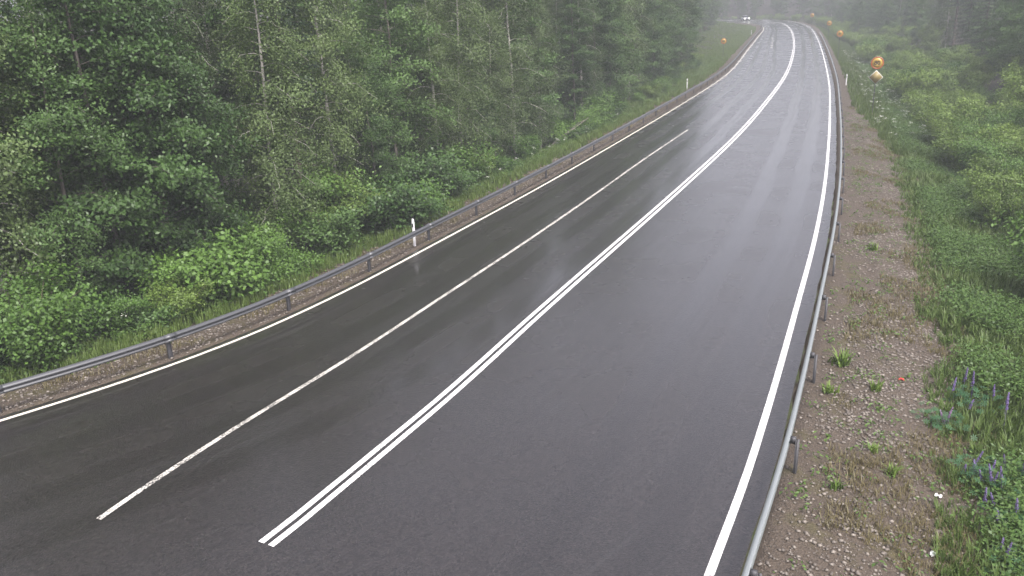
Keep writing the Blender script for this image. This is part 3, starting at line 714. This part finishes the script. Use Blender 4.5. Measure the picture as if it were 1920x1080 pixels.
def tuft_quads(seed, **kw):
    V, q4, t3, tn = tuft_template(seed, **kw); return V, np.vstack([np.stack([q4[:, 0], q4[:, 1], q4[:, 2]], 1), np.stack([q4[:, 0], q4[:, 2], q4[:, 3]], 1), t3]), tn
def leafy_template(seed, nl=30, sp_=.22, h=.35, L=.075, W=.042):
    r = np.random.default_rng(seed); Cn = np.c_[r.normal(0, sp_, nl), r.normal(0, sp_, nl), .04 + h * r.random(nl)]
    V, Q = leaves_np(Cn, unit(np.array([0, 0, .9]) + r.normal(0, .45, (nl, 3))), L, W, r); return V, Q, np.repeat(r.random(nl), 4)
def along(ptf, s0, s1, d0, d1, n, bias=1.):
    """random ground points beside the road, denser near the camera"""
    s = s0 + (s1 - s0) * rng.random(n) ** bias; d = d0 + (d1 - d0) * rng.random(n)
    P = LEFT if ptf == 'L' else RIGHT; sg = -1 if ptf == 'L' else 1; c = at_arc(P, s); nn = normals(P); a = arc(P)
    k = np.stack([np.interp(s, a, nn[:, j]) for j in (0, 1)], 1)
    return c + k * (d * sg)[:, None], s, d
def on_ground(X): return np.c_[X, height(X, True)[0]]
def patch(X, f, p): return .5 + .5 * wob(X[:, 0], X[:, 1], f, p)
def put(name, tmpl, X, s0, s1, mat, k=1.):
    n = len(X); return tag(scatter(name, *tmpl, on_ground(X), rng.random(n) * 6.28, (s0 + (s1 - s0) * rng.random(n)) * k, rng.random(n), mat), kind='stuff')
# left grass strip
Xg, s, d = along('L', s_n - 12, s_f + 20, 1.7, 5.2, 15000, 1.5); keep = (patch(Xg, 1.7, 1) * .5 + np.clip((d - 1.5) / 1.1, 0, 1) * .75) > .5
X2, s, d = along('L', s_n + 70, s_f + 30, 2.2, 13, 12000, .9)
put('verge_grass', tuft_quads(1), np.vstack([Xg[keep], X2]), .55, 1.15, LEAF['grass'])
X3, s, d = along('L', s_n - 10, s_n + 120, 2.5, 6, 5200, 1.6); put('ground_cover', leafy_template(3), X3[patch(X3, 1.3, 3) > .38], .6, 1.3, LEAF['cover'])
# right meadow: starts 3.7 m from the line
Xr, s, d = along('R', r_n - 1, r_n + 90, 3.1, 10.5, 26000, 1.6)
edge = 3.35 + .6 * wob(Xr[:, 0], Xr[:, 1], .9, 5) + .35 * wob(Xr[:, 0], Xr[:, 1], 2.6, 1) - .5 * rng.random(len(d)) ** 3; keep = d > edge
put('meadow_grass', tuft_quads(2), Xr[keep], .5, 1.25, LEAF['grass'], np.clip(.38 + (d - edge)[keep] * .45, .3, 1))
X5, s, d = along('R', r_n + 42, r_n + 215, 1.6, 9.5, 17000, 1.2); keep = d > np.interp(s - r_n, [42, 62], [3.4, 1.5]) + .4 * wob(X5[:, 0], X5[:, 1], 1.1)
put('meadow_grass', tuft_quads(6), X5[keep], .5, 1.1, LEAF['grass'])
X6, s, d = along('R', r_n - 1, r_n + 120, 4.1, 11, 26000, 1.7); keep = (patch(X6, .8, 7) + .06 * (d - 4.1)) > .42
put('ground_cover', leafy_template(4, 34, .24, .5), X6[keep], .6, 1.35, LEAF['cover'])
# thin dry growth in the gravel
X7, s, d = along('R', r_n - 3, r_n + 60, 1.3, 4.6, 9500, 1.3); keep = patch(X7, 1.9, 2) * patch(X7, .7, 4) + .07 * d > .48
put('dry_grass', tuft_quads(8, nb=8, h=.16, w_=.008, sp_=.16), X7[keep], .5, 1.2, LEAF['dry'])
X7, s, d = along('L', s_n - 6, s_n + 70, .9, 2.6, 2400, 1.3); keep = patch(X7, 1.5, 9) > .55
put('dry_grass', tuft_quads(9, nb=8, h=.16, w_=.008, sp_=.16), X7[keep], .5, 1.2, LEAF['dry'])
X8, s, d = along('R', r_n - 3, r_n + 55, .8, 4.2, 900, 1.3); put('gravel_weeds', leafy_template(12, 9, .07, .07, .07, .035), X8, .5, 1.5, LEAF['cover'])
# white meadow flowers
def umbel(seed):
    r = np.random.default_rng(seed); Cn = np.c_[r.normal(0, .07, 16), r.normal(0, .07, 16), .78 + r.normal(0, .03, 16)]
    V, Q = leaves_np(Cn, unit(np.array([0, 0, 1.]) + r.normal(0, .25, (16, 3))), .045, .045, r); return V, Q, np.repeat(r.random(16), 4)
X9, s, d = along('R', r_n + 45, r_n + 130, 2.6, 6.5, 300); Xa, s, d = along('R', r_n + 8, r_n + 40, 7.2, 10.5, 90); Xb, s, d = along('L', s_n + 2, s_n + 60, 2.6, 4.2, 45)
put('meadow_flowers', umbel(2), np.vstack([X9, Xa, Xb]), .7, 1.15, PET_WHITE)
# stones
def stone_t(seed):
    r = np.random.default_rng(seed); V = np.array([[1, 0, 0], [0, 1, 0], [-1, 0, 0], [0, -1, 0], [0, 0, .7], [0, 0, -.5], [.6, .6, .35], [-.6, .6, .3], [-.6, -.6, .35], [.6, -.6, .3]]) * (.8 + .4 * r.random((10, 1)))
    return V, np.array([[0, 6, 4], [6, 1, 4], [1, 7, 4], [7, 2, 4], [2, 8, 4], [8, 3, 4], [3, 9, 4], [9, 0, 4], [0, 5, 6], [6, 5, 1], [1, 5, 7], [7, 5, 2], [2, 5, 8], [8, 5, 3], [3, 5, 9], [9, 5, 0]]), r.random(10) * 0 + .5
STONE = petal('gravel_stone', (.045, .035, .028), (.36, .32, .27))
def stones(X, a, b):
    n = len(X); sc = a + (b - a) * rng.random(n) ** 3.4
    tag(scatter('loose_stones', *stone_t(int(rng.integers(99))), on_ground(X) + np.c_[np.zeros((n, 2)), sc * .15], rng.random(n) * 6.28, sc, rng.random(n) ** 1.4, STONE), kind='stuff')
X, s, d = along('R', r_n - 4, r_n + 55, .6, 4.4, 70000, 1.4); stones(X[np.clip((d - .5) / 1.6, .2, 1) * (.15 + 1.1 * patch(X, 1.5, 11) * patch(X, .6, 3)) > rng.random(len(X)) * .6], .009, .050)
X, s, d = along('L', s_n - 8, s_n + 60, .45, 2.4, 18000, 1.3); stones(X, .010, .055)

# ------------------------------------------------------------------ lupins, weed tufts, litter
def ground_hit(px, py, dz=0.):
    d = pixel_ray(px, py); k = 4.
    while k < 400:
        p = Vector((0, 0, CAM_H)) + d * k
        if p.z <= gz(p.x, p.y) + dz: break
        k += .1
    return p.x, p.y
def spike_mesh(seed, mat, h0=.45, h1=.85):
    r = np.random.default_rng(seed); n = 90; u = r.random(n); az = r.random(n) * 6.28; rad = .042 * (1 - .8 * u)
    Cn = np.c_[np.cos(az) * rad, np.sin(az) * rad, h0 + (h1 - h0) * u]; Nn = unit(np.c_[np.cos(az), np.sin(az), .4 + 0 * az]); V, Q = leaves_np(Cn, Nn, .034, .026, r)
    st = MB().tube([(0, 0, 0), (.01, 0, h0), (0, 0, h1)], .006, 5); sv = np.vstack(st.V); sq = np.vstack(st.F4)
    return mesh_np('flower_spike', np.vstack([V, sv]), np.vstack([Q, sq + len(V)]), mat, {'tone': np.r_[np.repeat(u, 4), np.zeros(len(sv))]})
SPK = [spike_mesh(k, PET_PURPLE) for k in range(3)]; SPK_P = spike_mesh(9, PET_PINK, .30, .85)
def lupin_leaves(seed, n=60, sp_=.32):
    r = np.random.default_rng(seed); V, Q, tn = [], [], []
    for k in range(n):
        c = np.array([*r.normal(0, sp_, 2), .12 + .38 * r.random()]); nrm = unit(np.array([0, 0, 1.]) + r.normal(0, .35, 3)); a = unit(np.cross(nrm, r.normal(size=3))); b = np.cross(nrm, a); tt = r.random()
        for j in range(7):
            th = j * .9; d = a * math.cos(th) + b * math.sin(th); p = np.cross(nrm, d); i = len(V)
            V += [c, c + d * .06 + p * .014, c + d * .10, c + d * .06 - p * .014]; Q.append([i, i + 1, i + 2, i + 3]); tn += [tt] * 4
    return mesh_np('leaves', np.array(V), np.array(Q), LEAF['lupin'], {'tone': tn})
LUPL = [lupin_leaves(k) for k in (1, 2)]
def lupin(px, py, nsp, label, pink=False, spread=.3, sc=1.):
    x, y = ground_hit(px, py); root = empty('lupin_plant', (x, y, gz(x, y)), random.random() * 6); root.scale = (sc * .85,) * 3
    link('leaves', random.choice(LUPL), root)
    for k in range(nsp):
        o = link('flower_spike', SPK_P if pink else random.choice(SPK), root, (random.gauss(0, spread), random.gauss(0, spread), random.uniform(-.05, .12))); o.rotation_euler = (random.gauss(0, .16), random.gauss(0, .16), 0); o.scale = (1, 1, random.uniform(.6, 1.05))
    tag(root, label, 'lupin', 'purple lupins at the edge of the gravel')
lupin(1822, 772, 7, 'dark leaved lupin with upright purple spikes, farthest from the camera', sc=1.1)
lupin(1770, 805, 4, 'pale lilac lupin standing by itself at the gravel edge', True, .05, 1.)
lupin(1840, 925, 6, 'purple lupin clump in the middle of the verge, left of its neighbour')
lupin(1895, 915, 4, 'purple lupin clump in the middle of the verge, against the picture edge')
lupin(1815, 900, 2, 'small two spiked lupin beside the gravel, below the lilac one', False, .1)
lupin(1890, 1000, 5, 'purple lupin in tall green herbs near the lower right corner')
lupin(1908, 1085, 3, 'lowest purple lupin, cut by the bottom right corner')
def weed(px, py, sc, where):
    x, y = ground_hit(px, py); V, Q, tn = tuft_quads(int(px), nb=40, h=.24, w_=.018, sp_=.24)
    tag(link('weed_tuft', mesh_np('weed_tuft', V, Q, LEAF['willow'], {'tone': tn}), None, (x, y, gz(x, y))), where, 'weed', 'green weed tufts on the right gravel').scale = (sc,) * 3
weed(1577, 684, 1.5, 'largest bright green weed tuft on the gravel behind the second rail post')
weed(1556, 738, 1., 'small green weed tuft on gravel close behind the right guardrail')
weed(1640, 733, 1., 'low green weed tuft in the middle of the right gravel')
weed(1568, 922, .8, 'tiny green weed tuft on gravel right of the nearest rail post')
weed(1637, 848, .7, 'faint green weed tuft between pale stones on the gravel')
weed(1672, 896, .9, 'green weed tuft farthest down the gravel towards the lupins')
weed(1636, 470, 1.1, 'green weed tuft on the gravel farthest from the camera')
def scrap(px, py, L, W, col, label):
    x, y = ground_hit(px, py); r = np.random.default_rng(int(px)); n = 5
    gxx, gyy = np.meshgrid(np.linspace(-L / 2, L / 2, n), np.linspace(-W / 2, W / 2, n)); V = np.c_[gxx.ravel(), gyy.ravel(), .05 + r.normal(0, .018, n * n)]
    V = np.vstack([V, V - [0, 0, .006]]); ii = (np.arange(n - 1)[:, None] * n + np.arange(n - 1)[None]).ravel(); q = np.stack([ii, ii + 1, ii + n + 1, ii + n], 1)
    o = link('litter_scrap', mesh_np('litter_scrap', V, np.vstack([q, q[:, ::-1] + n * n]), plain('scrap_' + label.split()[1], col, .5)), None, (x, y, gz(x, y) + .01)); o.rotation_euler = (0, .1, R(-35)); tag(o, label, 'litter')
scrap(1690, 716, .13, .08, (.55, .06, .05), 'crumpled red litter scrap lying on the right gravel')
scrap(1758, 936, .12, .06, (.72, .72, .68), 'crumpled white litter scrap near the lupins')
scrap(1752, 1046, .15, .06, (.74, .78, .74), 'torn pale litter scrap at the bottom of the gravel')
# a pale dead branch leaning at the forest edge
x, y = left_pt(arc_at(LEFT, 7, 52), 5.2); bz = gz(x, y)
m = MB().tube([(0, 0, -.1), (.9, .6, .7), (2.0, 1.0, 1.25), (3.0, 1.2, 1.9)], [.06, .05, .035, .012], 6); m.tube([(1.6, .9, 1.05), (2.3, .5, 1.7), (2.8, .4, 1.9)], [.025, .018, .006], 5)
o = m.build('dead_branch', plain('bare_dead_wood', (.30, .27, .23), .8)); o.location = (x, y, bz); tag(o, 'bare grey dead branch leaning out of the left forest edge', 'branch')

# ------------------------------------------------------------------ labels of the plants: which one, counted between landmarks as the picture shows it
ORD = 'first second third fourth fifth sixth seventh eighth ninth tenth eleventh twelfth thirteenth fourteenth fifteenth sixteenth seventeenth eighteenth nineteenth twentieth'.split()
def ordinal(n):
    if n < 20: return ORD[n]
    a, b = divmod(n + 1, 10); tens = {2: 'twenty', 3: 'thirty', 4: 'forty', 5: 'fifty', 6: 'sixty'}[a]
    return tens + '-' + ORD[b - 1] if b else tens.replace('ty', 'tieth')
LOOK = {'undergrowth': 'dark bush', 'birch': 'pale birch', 'alder': 'leafy alder', 'rowan': 'slender rowan', 'spruce': 'dark spruce', 'shrub': 'bright shrub', 'willow': 'green willow'}
ROWN = {'left under': 'among trunks of left forest', 'left row 0': 'front row of left forest', 'left row 1': 'second row of left forest', 'left row 2': 'third row of left forest', 'left row 3': 'back row of left forest', 'left shrub': 'behind the left guardrail',
        'right bush': 'on the right bank', 'right tree': 'high on the right bank', 'far': 'in the hazy wood beyond the far bend', 'far edge': 'on the outer edge of the far bend'}
def section(place, px, y):
    if place.startswith('left'):
        return 'left of the nearest marker post' if px < 783 else 'between marker post and dead branch' if px < 1050 else 'between dead branch and yellow sign' if px < 1357 else 'right of the left yellow sign'
    if place in ('far', 'far edge'): return ''
    return 'nearer than the diamond sign' if y < 63 else 'between the first two signs' if y < 111 else 'beyond the second yellow sign'
by = {}
for o, kind, place, x, y, s_ in PLANTS:
    px = proj(x, y, gz(x, y))[0]; by.setdefault((place, kind, section(place, px, y)), []).append((px, o))
for (place, kind, sec), L in by.items():
    L.sort(key=lambda q: q[0])
    for i, (_, o) in enumerate(L):
        o['group'] = f"{NAMES[kind].replace('_', ' ')}s {ROWN[place]}"
        o['label'] = f"{ordinal(i)} {LOOK[kind]} from left, {ROWN[place]}" + (', ' + sec if sec else '')
